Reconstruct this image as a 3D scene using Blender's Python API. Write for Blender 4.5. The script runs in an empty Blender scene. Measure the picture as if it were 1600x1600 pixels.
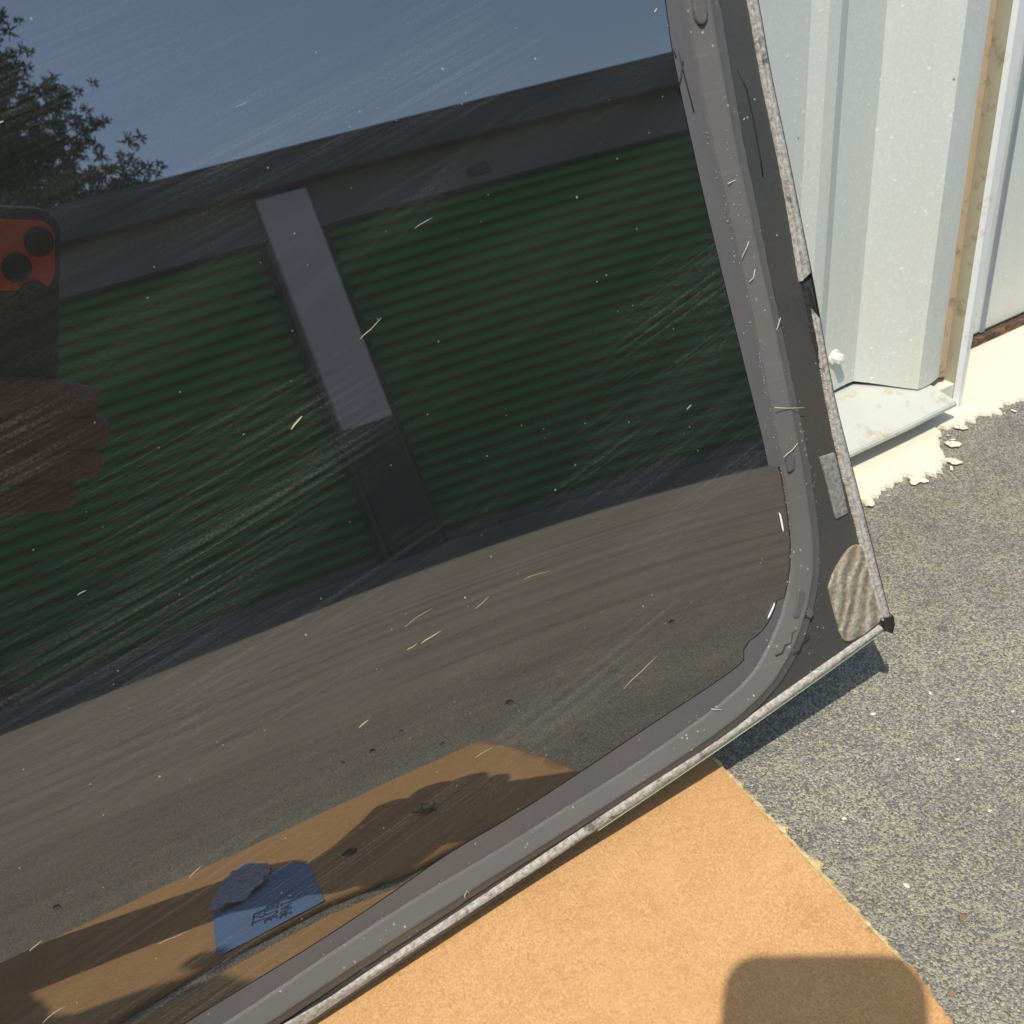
import bpy, bmesh, math, random
from mathutils import Vector, Matrix
R = math.radians
rnd = random.Random(7)
sc = bpy.context.scene
col = sc.collection

# ------------------------------------------------------------------ camera
F = 1600.0                                     # focal length in pixels of a 1600 px picture
CAM = Vector((0, 0, .5))
RIGHT = Vector((.84893906, -.51761376, -.10666993)).normalized()
UP = Vector((.36826323, .43461524, .82188307)).normalized()
FWD = Vector((.37905761, .73701126, -.55957997)).normalized()
cd = bpy.data.cameras.new('camera'); cam = bpy.data.objects.new('camera', cd); col.objects.link(cam)
cd.sensor_width = 36; cd.lens = 36; cd.clip_start = .002; cd.clip_end = 500
m = Matrix((RIGHT, UP, -FWD)).transposed().to_4x4(); m.translation = CAM
cam.matrix_world = m
sc.camera = cam
cd.dof.use_dof = True; cd.dof.focus_distance = .60; cd.dof.aperture_fstop = 24
# ------------------------------------------------------------------ light
SUN = Vector((-.46, -.345, 1)).normalized()
w = bpy.data.worlds.new('World'); sc.world = w; w.use_nodes = True
nt = w.node_tree; bg = nt.nodes['Background']
sky = nt.nodes.new('ShaderNodeTexSky'); sky.sky_type = 'NISHITA'; sky.sun_disc = False
sky.sun_elevation = math.asin(SUN.z); sky.sun_rotation = math.atan2(SUN.x, SUN.y)
sky.air_density = 1.2; sky.dust_density = 1.0
nt.links.new(sky.outputs[0], bg.inputs[0]); bg.inputs[1].default_value = .15
sd = bpy.data.lights.new('sun', 'SUN'); sun = bpy.data.objects.new('sun', sd); col.objects.link(sun)
sd.energy = 4.0; sd.angle = R(.5); sd.color = (1, .925, .79)
sun.rotation_euler = SUN.to_track_quat('Z', 'Y').to_euler()
sc.view_settings.view_transform = 'Standard'; sc.view_settings.look = 'None'
sc.view_settings.exposure = .2; sc.view_settings.gamma = 1

# ------------------------------------------------------------------ helpers
def ray(x, y): return (RIGHT*(x-800) - UP*(y-800) + FWD*F).normalized()
def on_z(x, y, z=0):
    r = ray(x, y); return CAM + r*((z-CAM.z)/r.z)
def on_y(x, y, yy):
    r = ray(x, y); return CAM + r*((yy-CAM.y)/r.y)

def tag(o, label=None, cat=None, group=None, kind=None):
    if label: o['label'] = label
    if cat: o['category'] = cat
    if group: o['group'] = group
    if kind: o['kind'] = kind
    return o
def obj(name, verts, faces, mat, parent=None, smooth=False):
    me = bpy.data.meshes.new(name); me.from_pydata([tuple(v) for v in verts], [], faces); me.update()
    o = bpy.data.objects.new(name, me); col.objects.link(o)
    if mat: me.materials.append(mat)
    if smooth: me.polygons.foreach_set('use_smooth', [True]*len(me.polygons))
    if parent: o.parent = parent
    return o
def empty(name, loc=(0, 0, 0)):
    o = bpy.data.objects.new(name, None); o.location = loc; o.empty_display_size = .05; col.objects.link(o); return o
def fix_normals(o):
    bm = bmesh.new(); bm.from_mesh(o.data); bmesh.ops.recalc_face_normals(bm, faces=bm.faces); bm.to_mesh(o.data); bm.free()
    return o
class MB:
    def __init__(s): s.v = []; s.f = []
    def add(s, vs, fs):
        n = len(s.v); s.v += [Vector(v) for v in vs]; s.f += [tuple(i+n for i in f) for f in fs]
    def box(s, x0, x1, y0, y1, z0, z1):
        s.add([(x0,y0,z0),(x1,y0,z0),(x1,y1,z0),(x0,y1,z0),(x0,y0,z1),(x1,y0,z1),(x1,y1,z1),(x0,y1,z1)],
              [(0,3,2,1),(4,5,6,7),(0,1,5,4),(1,2,6,5),(2,3,7,6),(3,0,4,7)])
    def tube(s, pts, rad, n=8, cap=True):
        pts = [Vector(p) for p in pts]; k = len(pts)
        if not isinstance(rad, (list, tuple)): rad = [rad]*k
        base = len(s.v)
        for i, p in enumerate(pts):
            d = (pts[min(i+1, k-1)]-pts[max(i-1, 0)]).normalized()
            a = d.orthogonal().normalized() if i == 0 else (a - d*a.dot(d)).normalized()
            b = d.cross(a)
            for j in range(n):
                t = 2*math.pi*j/n; s.v.append(p + (a*math.cos(t)+b*math.sin(t))*rad[i])
        for i in range(k-1):
            for j in range(n):
                q = (j+1) % n; s.f.append((base+i*n+j, base+i*n+q, base+(i+1)*n+q, base+(i+1)*n+j))
        if cap:
            s.f.append(tuple(base+j for j in reversed(range(n)))); s.f.append(tuple(base+(k-1)*n+j for j in range(n)))
    def build(s, name, mat, parent=None, smooth=False, bevel=0):
        o = fix_normals(obj(name, s.v, s.f, mat, parent, smooth))
        if bevel:
            b = o.modifiers.new('bevel', 'BEVEL'); b.width = bevel; b.segments = 2; b.limit_method = 'ANGLE'
        return o

# ---- material helper
class Mat:
    def __init__(s, name, base=(.5,.5,.5), rough=.7, metal=0, spec=.5, ior=1.5):
        s.m = bpy.data.materials.new(name); s.m.use_nodes = True; s.t = s.m.node_tree
        s.b = s.t.nodes['Principled BSDF']; s.out = s.t.nodes['Material Output']
        s.b.inputs['Base Color'].default_value = (*base, 1); s.b.inputs['Roughness'].default_value = rough
        s.b.inputs['Metallic'].default_value = metal; s.b.inputs['Specular IOR Level'].default_value = spec
        s.b.inputs['IOR'].default_value = ior
        s.co = s.t.nodes.new('ShaderNodeTexCoord').outputs['Object']
    def n(s, typ, **kw):
        nd = s.t.nodes.new(typ)
        for k, v in kw.items():
            if k[0] == '_': setattr(nd, k[1:], v)
            else:
                nd.inputs[int(k[1:]) if k[0] == 'i' and k[1:].isdigit() else k.replace('_', ' ')].default_value = v
        return nd
    def l(s, a, b): s.t.links.new(a, b)
    def mapping(s, scale=(1,1,1), rot=(0,0,0), loc=(0,0,0), src=None):
        a = s.n('ShaderNodeMapping'); a.inputs['Scale'].default_value = scale; a.inputs['Rotation'].default_value = rot
        a.inputs['Location'].default_value = loc; s.l(src or s.co, a.inputs[0]); return a.outputs[0]
    def noise(s, scale, detail=4, rough=.5, src=None, dist=0):
        a = s.n('ShaderNodeTexNoise'); a.inputs['Scale'].default_value = scale; a.inputs['Detail'].default_value = detail
        a.inputs['Roughness'].default_value = rough; a.inputs['Distortion'].default_value = dist
        s.l(src or s.co, a.inputs['Vector']); return a.outputs['Fac']
    def vor(s, scale, feat='F1', src=None, out='Distance'):
        a = s.n('ShaderNodeTexVoronoi', _feature=feat); a.inputs['Scale'].default_value = scale
        s.l(src or s.co, a.inputs['Vector']); return a.outputs[out]
    def ramp(s, fac, stops):
        a = s.n('ShaderNodeValToRGB'); e = a.color_ramp.elements
        for i, (p, c) in enumerate(stops):
            if i > 1: e.new(p)
            e[i].position = p; e[i].color = (c, c, c, 1) if isinstance(c, (int, float)) else (*c, 1)
        s.l(fac, a.inputs[0]); return a.outputs[0]
    def mix(s, fac, a, b, mode='MIX'):
        x = s.n('ShaderNodeMix', _data_type='RGBA', _blend_type=mode)
        for v, i in ((fac, 0), (a, 6), (b, 7)):
            if hasattr(v, 'links'): s.l(v, x.inputs[i])
            else: x.inputs[i].default_value = v if i == 0 else (*v, 1)
        return x.outputs[2]
    def math(s, op, a, b=0, clamp=False):
        x = s.n('ShaderNodeMath', _operation=op, _use_clamp=clamp)
        for v, i in ((a, 0), (b, 1)):
            if hasattr(v, 'links'): s.l(v, x.inputs[i])
            else: x.inputs[i].default_value = v
        return x.outputs[0]
    def color(s, v): s.l(v, s.b.inputs['Base Color']); return s
    def rough(s, v): s.l(v, s.b.inputs['Roughness']); return s
    def bump(s, h, strength=.5, dist=.001, prev=None):
        x = s.n('ShaderNodeBump'); x.inputs['Strength'].default_value = strength; x.inputs['Distance'].default_value = dist
        s.l(h, x.inputs['Height'])
        if prev: s.l(prev, x.inputs['Normal'])
        s.l(x.outputs[0], s.b.inputs['Normal']); return x.outputs[0]

# ------------------------------------------------------------------ materials
def mat_asphalt():
    M = Mat('asphalt', rough=.85, spec=.3)
    warp = M.mix(.0015, M.co, M.n('ShaderNodeTexNoise', Scale=300.0).outputs['Color'], 'ADD')
    def cells(scale):
        v = M.n('ShaderNodeTexVoronoi'); v.inputs['Scale'].default_value = scale; M.l(warp, v.inputs['Vector'])
        c = M.n('ShaderNodeSeparateColor'); M.l(v.outputs['Color'], c.inputs[0]); return v.outputs['Distance'], c.outputs[0], c.outputs[1]
    d1, r1, g1 = cells(820); d2, r2, g2 = cells(250); big = M.noise(7, 4, .6); mid = M.noise(45, 5, .65); fine = M.noise(1300, 3, .7)
    base = M.ramp(r1, [(0, (.115, .113, .106)), (.45, (.20, .198, .186)), (.8, (.285, .282, .262)), (1, (.42, .41, .37))])
    base = M.mix(M.ramp(fine, [(.35, 0), (.65, .55)]), base, (.26, .255, .235))
    base = M.mix(M.math('MULTIPLY', M.ramp(r2, [(.86, 0), (.88, .7)]), M.ramp(d2, [(.35, 1), (.5, 0)])), base, (.17, .18, .19))
    # yellow pollen caught between the stones
    thr = M.math('ADD', M.math('MULTIPLY', M.noise(900, 3, .7), .50), M.math('ADD', M.math('MULTIPLY', g1, .24), M.math('ADD', M.math('MULTIPLY', big, .16), M.math('MULTIPLY', mid, .20))))
    pol = M.ramp(thr, [(.572, 0), (.612, .72)])
    base = M.mix(pol, base, (.55, .51, .33))
    st = M.math('MULTIPLY', M.ramp(g1, [(.975, 0), (.98, 1)]), M.ramp(d1, [(.3, 1), (.5, 0)]))
    base = M.mix(st, base, (.68, .67, .62))
    dk = M.ramp(M.noise(28, 6, .75), [(.33, .45), (.42, 0)])
    base = M.mix(dk, base, (.06, .062, .063))
    lanes = M.noise(1, 4, .6, src=M.mapping((.5, 5, 1), rot=(0, 0, .06)))
    base = M.mix(M.math('MULTIPLY', M.ramp(lanes, [(.38, 1), (.58, 0)]), .28), base, (.060, .048, .040))
    sy = M.n('ShaderNodeSeparateXYZ'); M.l(M.co, sy.inputs[0])          # colour turns browner out in the drive
    far = M.n('ShaderNodeMapRange'); M.l(sy.outputs[1], far.inputs[0]); far.inputs[1].default_value = .25; far.inputs[2].default_value = -.6
    lf_ = M.noise(1, 5, .65, src=M.mapping((1.1, 13, 1), rot=(0, 0, .10), loc=(2, 5, 0)))
    farc = M.mix(M.ramp(lf_, [(.38, 0), (.55, 1)]), (.205, .165, .125), (.330, .275, .215))
    base = M.mix(M.math('MULTIPLY', far.outputs[0], .76), base, farc)
    clod = M.ramp(M.noise(26, 5, .7), [(.30, 1), (.36, 0)])
    base = M.mix(M.math('MULTIPLY', clod, M.math('MULTIPLY', far.outputs[0], .7)), base, (.05, .035, .025))
    M.color(base)
    h = M.math('ADD', M.math('SUBTRACT', M.math('MULTIPLY', mid, 2.5), M.math('MULTIPLY', d2, .8)), M.math('SUBTRACT', fine, d1))
    M.bump(h, .85, .0016); return M.m
def mat_paint():
    M = Mat('painted_concrete', rough=.8)
    a = M.noise(30, 5, .65); b = M.noise(160, 4, .6); c = M.noise(7, 3, .5)
    base = M.mix(c, (.70, .68, .58), (.60, .56, .43))
    base = M.mix(M.ramp(a, [(.60, 0), (.72, 1)]), base, (.52, .47, .33))
    base = M.mix(M.ramp(b, [(.70, 0), (.74, 1)]), base, (.2, .17, .12))
    M.color(base); M.bump(M.math('ADD', a, M.math('MULTIPLY', b, .4)), .6, .003); return M.m
def mat_wallpaint():
    M = Mat('pale_wall_paint', rough=.5, spec=.4)
    a = M.noise(700, 2, .6); b = M.noise(16, 5, .6); d = M.vor(95, out='Distance')
    base = M.mix(b, (.57, .615, .60), (.655, .675, .625))
    base = M.mix(M.ramp(a, [(.35, 0), (.65, .45)]), base, (.46, .54, .57))
    z = M.n('ShaderNodeSeparateXYZ'); M.l(M.co, z.inputs[0])
    low = M.math('MULTIPLY', M.ramp(z.outputs[2], [(.03, 1), (.30, 0)]), M.ramp(M.noise(9, 4, .6, src=M.mapping((6, 6, .7))), [(.35, 0), (.7, .8)]))
    base = M.mix(low, base, (.56, .56, .44))
    sp = M.math('MULTIPLY', M.ramp(d, [(.08, 1), (.17, 0)]), M.ramp(M.noise(60, 2), [(.42, 0), (.52, .9)]))
    base = M.mix(M.math('MULTIPLY', sp, .6), base, (.85, .87, .84))
    base = M.mix(M.ramp(M.noise(330, 3, .7), [(.52, 0), (.68, .45)]), base, (.74, .77, .74))
    base = M.mix(M.ramp(M.noise(5, 6, .7, src=M.mapping((14, 14, 1))), [(.52, 0), (.75, .35)]), base, (.48, .50, .45))
    ds = M.math('MULTIPLY', M.ramp(M.vor(38, out='Distance'), [(.03, 1), (.055, 0)]), M.ramp(M.noise(23, 2), [(.5, 0), (.53, .8)]))
    base = M.mix(ds, base, (.2, .2, .19))
    sm = M.ramp(M.noise(8, 6, .7, src=M.mapping((2.5, 2.5, 1), rot=(0, .8, 0), loc=(3, 1, 2))), [(.64, 0), (.74, .45)])
    base = M.mix(sm, base, (.42, .46, .46))
    M.color(base); M.bump(M.math('ADD', a, M.math('MULTIPLY', sp, 2)), .12, .001); return M.m
def mat_trimpaint(base1, base2, dirt, name):
    M = Mat(name, rough=.55)
    b = M.noise(26, 6, .65); c = M.noise(300, 3, .6)
    base = M.mix(b, base1, base2)
    base = M.mix(M.ramp(M.noise(55, 5, .7), [(.56, 0), (.68, .8)]), base, dirt)
    M.color(base); M.bump(M.math('ADD', b, M.math('MULTIPLY', c, .3)), .35, .001); return M.m
def mat_card():
    M = Mat('corrugated_cardboard', rough=.9, spec=.15)
    fib = M.noise(700, 3, .75); fib2 = M.noise(1100, 2, .7, src=M.mapping((1, .55, 1), rot=(0, 0, .6)))
    blot = M.noise(32, 5, .62); big = M.noise(7, 3, .5)
    base = M.mix(M.ramp(blot, [(.32, 0), (.68, 1)]), (.43, .238, .097), (.52, .31, .135))
    base = M.mix(M.ramp(fib, [(.42, .0), (.60, .75)]), base, (.60, .39, .20))
    base = M.mix(M.ramp(M.noise(110, 4, .7), [(.50, 0), (.68, .35)]), base, (.40, .21, .08))
    base = M.mix(M.ramp(fib2, [(.36, .65), (.5, 0)]), base, (.34, .175, .07))
    base = M.mix(M.ramp(big, [(.35, .25), (.65, 0)]), base, (.55, .30, .11))
    M.color(base)
    flute = M.n('ShaderNodeTexWave', _wave_type='BANDS', _bands_direction='Y'); flute.inputs['Scale'].default_value = 28; flute.inputs['Distortion'].default_value = .3
    M.l(M.mapping((1, 1, 1), rot=(0, 0, .1)), flute.inputs['Vector'])
    bp = M.bump(flute.outputs['Fac'], .03, .001); M.bump(M.math('ADD', fib, blot), .3, .0007, bp); return M.m
def mat_pane():
    M = Mat('tinted_glass', base=(.003, .004, .004), rough=.0, spec=.5, ior=2.9)
    t = M.t
    geo = M.n('ShaderNodeSeparateXYZ'); M.l(M.co, geo.inputs[0]); u, v = geo.outputs[0], geo.outputs[1]
    # wiped-on dust: fine streaks that swing slightly upward to the right
    vv = M.math('SUBTRACT', v, M.math('MULTIPLY', M.math('POWER', M.math('ADD', u, .55), 2), .17))
    cmb = M.n('ShaderNodeCombineXYZ'); M.l(u, cmb.inputs[0]); M.l(vv, cmb.inputs[1]); c2 = cmb.outputs[0]
    s1 = M.noise(1, 6, .72, src=M.mapping((3.5, 430, 1), src=c2))
    s2 = M.noise(1, 4, .6, src=M.mapping((3.2, 46, 1), loc=(3, 1, 0), src=c2))
    m1 = M.noise(1, 3, .55, src=M.mapping((5, 13, 1), loc=(1.3, 2.2, 0), src=c2))
    streak = M.math('MULTIPLY', M.ramp(s1, [(.46, 0), (.68, 1)]), M.ramp(M.math('ADD', m1, M.math('MULTIPLY', u, -.28)), [(.43, 0), (.68, 1)]))
    soft = M.math('MULTIPLY', M.ramp(s2, [(.40, 0), (.72, 1)]), M.ramp(M.noise(1, 2, .5, src=M.mapping((4, 8, 1), loc=(7, 3, 0), src=c2)), [(.36, 0), (.65, 1)]))
    # second family of wipes, steeper
    vw = M.math('SUBTRACT', v, M.math('MULTIPLY', M.math('POWER', M.math('ADD', u, .3), 2), .55))
    cmb2 = M.n('ShaderNodeCombineXYZ'); M.l(u, cmb2.inputs[0]); M.l(vw, cmb2.inputs[1])
    s3 = M.noise(1, 4, .7, src=M.mapping((5, 150, 1), loc=(2, 9, 0), src=cmb2.outputs[0]))
    m3 = M.noise(1, 2, .5, src=M.mapping((4.5, 16, 1), loc=(5, 4.3, 0), src=cmb2.outputs[0]))
    st3 = M.math('MULTIPLY', M.ramp(s3, [(.47, 0), (.68, 1)]), M.ramp(m3, [(.48, 0), (.66, 1)]))
    grain = M.ramp(M.noise(800, 3, .75), [(.38, .1), (.62, 1.0)])
    total = M.math('ADD', M.math('ADD', M.math('MULTIPLY', streak, .17), M.math('MULTIPLY', soft, .045)), M.math('MULTIPLY', st3, .03))
    total = M.math('ADD', M.math('MULTIPLY', total, grain), .014)
    # specks
    for sc_, thr, sel, amt in ((75, .055, .58, .55), (170, .09, .60, .35)):
        d = M.ramp(M.vor(sc_), [(thr*.5, 1), (thr, 0)]); q = M.ramp(M.noise(sc_*.37, 1), [(sel-.03, 0), (sel, 1)])
        total = M.math('MAXIMUM', total, M.math('MULTIPLY', M.math('MULTIPLY', d, q), amt))
    dif = M.n('ShaderNodeBsdfDiffuse'); dif.inputs[0].default_value = (.55, .56, .52, 1)
    mx = M.n('ShaderNodeMixShader'); M.l(total, mx.inputs[0]); M.l(M.b.outputs[0], mx.inputs[1]); M.l(dif.outputs[0], mx.inputs[2])
    M.l(mx.outputs[0], M.out.inputs[0]); M.dust = total
    return M.m
def mat_frit(name, base, rough, tint_amt=.25, tint=(.30, .27, .22)):
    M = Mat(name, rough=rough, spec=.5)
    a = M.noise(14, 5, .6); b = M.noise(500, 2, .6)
    c = M.mix(M.math('MULTIPLY', M.ramp(a, [(.42, 0), (.72, 1)]), tint_amt), base, tint)
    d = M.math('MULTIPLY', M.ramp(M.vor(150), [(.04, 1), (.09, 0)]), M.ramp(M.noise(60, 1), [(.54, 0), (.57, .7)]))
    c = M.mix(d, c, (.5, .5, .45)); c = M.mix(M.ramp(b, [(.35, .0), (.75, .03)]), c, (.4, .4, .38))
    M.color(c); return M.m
def mat_bead():
    M = Mat('urethane', rough=.6, spec=.35)
    a = M.noise(45, 4, .6); b = M.noise(12, 4, .6)
    c = M.mix(b, (.085, .086, .088), (.14, .137, .13))
    sc1 = M.ramp(M.noise(1, 6, .8, src=M.mapping((10, 210, 1), rot=(0, 0, -.12))), [(.54, 0), (.72, .13)])
    c = M.mix(sc1, c, (.4, .4, .38))
    d = M.math('MULTIPLY', M.ramp(M.vor(260), [(.10, 1), (.2, 0)]), M.ramp(M.noise(45, 3, .7), [(.55, 0), (.64, .9)]))
    c = M.mix(d, c, (.55, .52, .42))
    M.color(c); M.bump(M.math('ADD', a, M.math('MULTIPLY', b, 2)), .35, .0012); return M.m
def mat_crust(name, light, dark, lo=.42, hi=.60):
    M = Mat(name, rough=.9, spec=.2)
    a = M.noise(420, 4, .7); b = M.noise(55, 5, .7); 
    c = M.mix(M.ramp(a, [(.34, 0), (.62, 1)]), tuple(x*.45 for x in light), light)
    c = M.mix(M.ramp(b, [(lo, .9), (hi, 0)]), c, dark)
    M.color(c); M.bump(M.math('ADD', a, b), .7, .0007); return M.m
def mat_simple(name, base, rough=.6, metal=0, var=.2, scale=20, bump=0, spec=.5):
    M = Mat(name, base, rough, metal, spec)
    a = M.noise(scale, 5, .6)
    M.color(M.mix(a, tuple(x*(1-var) for x in base), tuple(min(1, x*(1+var)) for x in base)))
    if bump: M.bump(a, bump, .002)
    return M.m
asphalt = mat_asphalt(); paint = mat_paint(); wallp = mat_wallpaint(); card = mat_card(); pane_m = mat_pane()
frit_in = mat_frit('inner_ceramic_band', (.095, .095, .100), .55, .3, (.16, .14, .13))
frit_out = mat_frit('outer_ceramic_band', (.046, .047, .046), .38, .35, (.095, .076, .056))  # brown mottle paints the brown reflections into the band colour
bead_m = mat_bead()
crust = mat_crust('weathered_rubber', (.50, .47, .42), (.10, .095, .09), .34, .42)
pad_m = mat_crust('foam_pad', (.42, .38, .31), (.24, .20, .15), .38, .55)
def groove(m):
    t = m.node_tree; b = t.nodes['Principled BSDF']; co = t.nodes.new('ShaderNodeTexCoord')
    mp = t.nodes.new('ShaderNodeMapping'); mp.inputs['Location'].default_value = (-.415, .22, 0); mp.inputs['Rotation'].default_value = (0, 0, .42)
    w = t.nodes.new('ShaderNodeTexWave'); w.wave_type = 'BANDS'; w.bands_direction = 'X'; w.inputs['Scale'].default_value = 33; w.inputs['Distortion'].default_value = 6; w.inputs['Detail'].default_value = 2; w.inputs['Detail Scale'].default_value = .9
    t.links.new(co.outputs['Object'], mp.inputs[0]); t.links.new(mp.outputs[0], w.inputs[0])
    src = b.inputs['Base Color'].links[0].from_socket
    x = t.nodes.new('ShaderNodeMix'); x.data_type = 'RGBA'; x.blend_type = 'MULTIPLY'
    r = t.nodes.new('ShaderNodeValToRGB'); r.color_ramp.elements[0].position = .05; r.color_ramp.elements[0].color = (.74, .70, .64, 1); r.color_ramp.elements[1].position = .5
    t.links.new(w.outputs['Fac'], r.inputs[0]); x.inputs[0].default_value = 1; t.links.new(src, x.inputs[6]); t.links.new(r.outputs[0], x.inputs[7]); t.links.new(x.outputs[2], b.inputs['Base Color'])
    bp = t.nodes.new('ShaderNodeBump'); bp.inputs['Distance'].default_value = .0015; bp.inputs['Strength'].default_value = .7
    t.links.new(w.outputs['Fac'], bp.inputs['Height']); t.links.new(b.inputs['Normal'].links[0].from_socket, bp.inputs['Normal']); t.links.new(bp.outputs[0], b.inputs['Normal'])
groove(pad_m)
pad2_m = mat_crust('grey_foam', (.27, .27, .26), (.15, .15, .15), .36, .5)
glass_edge = mat_simple('green_glass_edge', (.50, .62, .40), .3)

# ------------------------------------------------------------------ ground
g = MB(); n = 1
gy = [(60, 0), (-.35, 0), (-1.2, -.035), (-4.3, -.215), (-8, -.30), (-60, -.30)]      # the drive falls gently away from the wall
g.add([(x, y, z) for (y, z) in gy for x in (-60, 60)], [(2*i, 2*i+2, 2*i+3, 2*i+1) for i in range(len(gy)-1)])
tag(g.build('asphalt_ground', asphalt), 'cracked grey asphalt drive dusted with yellow pollen', kind='structure')

# painted concrete strip at the foot of the wall, worn ragged where it meets the asphalt
from mathutils import noise as mn
def jag(x):
    return .016*mn.noise(Vector((x*34, 1.3, 0)))+.010*mn.noise(Vector((x*95, 4.1, 0)))+.007*mn.noise(Vector((x*240, 7.7, 0)))+.0030*mn.noise(Vector((x*620, 2.2, 0)))
EDGE = [(-4, .485), (.3, .487), (.571, .481), (.62, .478), (.655, .472), (.682, .484), (.70, .505), (.72, .512), (.75, .508), (.79, .498), (.85, .495), (1.1, .49), (4, .49)]
def edge_y(x):
    for (a, ya), (b, yb) in zip(EDGE, EDGE[1:]):
        if a <= x <= b: return ya+(yb-ya)*(x-a)/(b-a)
    return .49
vs = []; fs = []; xs = []
x = -4.0
while x < 4: xs.append(x); x += .0006 if .45 < x < 1.2 else .02
for i, x in enumerate(xs):
    e = edge_y(x)+jag(x)
    vs += [(x, e, .0002), (x, e+.0015, .0032), (x, .62, .0035)]
    if i: a = 3*(i-1); fs += [(a, a+3, a+4, a+1), (a+1, a+4, a+5, a+2)]
def blob(cx, cy, r, ang=0, asp=1, z=.003):
    k = 16; b = len(vs); ph = rnd.uniform(0, 6)
    ca, sa = math.cos(ang), math.sin(ang)
    for i in range(k):
        t = 2*math.pi*i/k; rr = r*(1+.35*math.sin(2*t+ph)+.12*math.sin(5*t+ph*2)+rnd.uniform(-.07, .07))
        a, c = rr*math.cos(t)*asp, rr*math.sin(t); vs.append((cx+a*ca-c*sa, cy+a*sa+c*ca, z))
    fs.append(tuple(range(b, b+k)))
for i in range(75):
    x = rnd.uniform(.52, 1.25); y = edge_y(x)-abs(rnd.gauss(0, .007))-.001
    blob(x, y, rnd.choice((.0007, .0010, .0016, .0035, .0045)), rnd.uniform(0, 3), rnd.uniform(1, 1.8), .0022+rnd.uniform(0, .0008))
curb = obj('painted_kerb_strip', vs, fs, paint); fix_normals(curb)
tag(curb, 'cream painted concrete strip worn ragged along the foot of the metal wall', kind='structure')

# ------------------------------------------------------------------ near building (the wall the glass leans on)
nb = empty('metal_clad_building', (.7, .6, 0))
tag(nb, 'pale grey corrugated metal building wall beside the leaning glass', 'building')
def child(o, root=None):
    o.parent = root; o.matrix_parent_inverse = Matrix.Translation(-Vector(root.location)); return o
# plan profile of the ribbed sheet, x ascending
YB = .581
prof = []
def minirib(x):      # shallow pencil rib
    return [(x, YB), (x+.010, YB-.006), (x+.026, YB-.006), (x+.030, YB)]
x = -3.2
while x < .40:
    prof += [(x, YB)]
    prof += minirib(x+.07)+minirib(x+.15)
    prof += [(x+.235, YB), (x+.271, YB-.042), (x+.300, YB-.040), (x+.334, YB)]
    x += .33
prof = [p for p in prof if p[0] < .45]
def widerib(x): return [(x, YB), (x+.0125, YB-.0055), (x+.0235, YB-.0060), (x+.0365, YB)]
prof += minirib(.50) + widerib(.5865)
prof += [(.664, YB), (.700, YB-.042), (.7275, YB-.040), (.731, YB-.030)]
ZB = .0390
pv = []; pf = []
zs = [ZB, ZB+.012, .1, .2, .3, .5, 1.0, 1.7, 2.5]
import itertools
pr = []
for (a, b) in zip(prof, prof[1:]):
    k = 5 if a[0] > .45 else 1
    for j in range(k): pr.append((a[0]+(b[0]-a[0])*j/k, a[1]+(b[1]-a[1])*j/k))
pr.append(prof[-1])
for i, (px, py) in enumerate(pr):
    for j, z in enumerate(zs):
        dy = -.0015*math.exp(-(z-ZB)/.02)*(1 if .66 < px < .73 else 0)*math.sin(px*90)
        zz = z+(.003*math.sin(px*60) if j == 0 and px > .6 else 0)
        pv.append((px, py+dy, zz))
    if i:
        for j in range(len(zs)-1):
            a = (i-1)*len(zs)+j; b = i*len(zs)+j; pf.append((a, b, b+1, a+1))
sheet = obj('corrugated_panel', pv, pf, wallp)
sm = sheet.modifiers.new('solid', 'SOLIDIFY'); sm.thickness = .0012; sm.offset = 1
bv = sheet.modifiers.new('bevel', 'BEVEL'); bv.width = .003; bv.segments = 3; bv.limit_method = 'ANGLE'; bv.angle_limit = R(6)
child(sheet, nb)
# base trim: ledge sloping out, then a down-turned lip
tm = mat_trimpaint((.44, .475, .45), (.53, .54, .48), (.42, .35, .23), 'base_trim_paint')
tprof = [(.600, .0375), (.562, .036), (.540, .0345), (.536, .034), (.519, .0275), (.514, .0255), (.5125, .0235), (.5125, .0205), (.516, .0200)]
tv = []; tf = []; xs = [-3.2+.1*i for i in range(35)]+[.32+.01*i for i in range(40)]; xs = [q for q in xs if q < .698]+[.701]
for i, x in enumerate(xs):
    e = 0
    for (y, z) in tprof:
        tv.append((x+(.6-y)*.25*(1 if i == len(xs)-1 else 0), y+.0005*math.sin(x*37)*(y < .53), z+.0003*math.sin(x*61+y*40)))
    if i:
        for j in range(len(tprof)-1):
            a = (i-1)*len(tprof)+j; b = a+len(tprof); tf.append((a, a+1, b+1, b))
tr = obj('base_trim', tv, tf, tm); s_ = tr.modifiers.new('solid', 'SOLIDIFY'); s_.thickness = .0016; child(tr, nb)
fn = MB(); fn.box(-3.2, .742, .532, .75, 0, .0290); child(fn.build('foundation', paint), nb)
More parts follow.
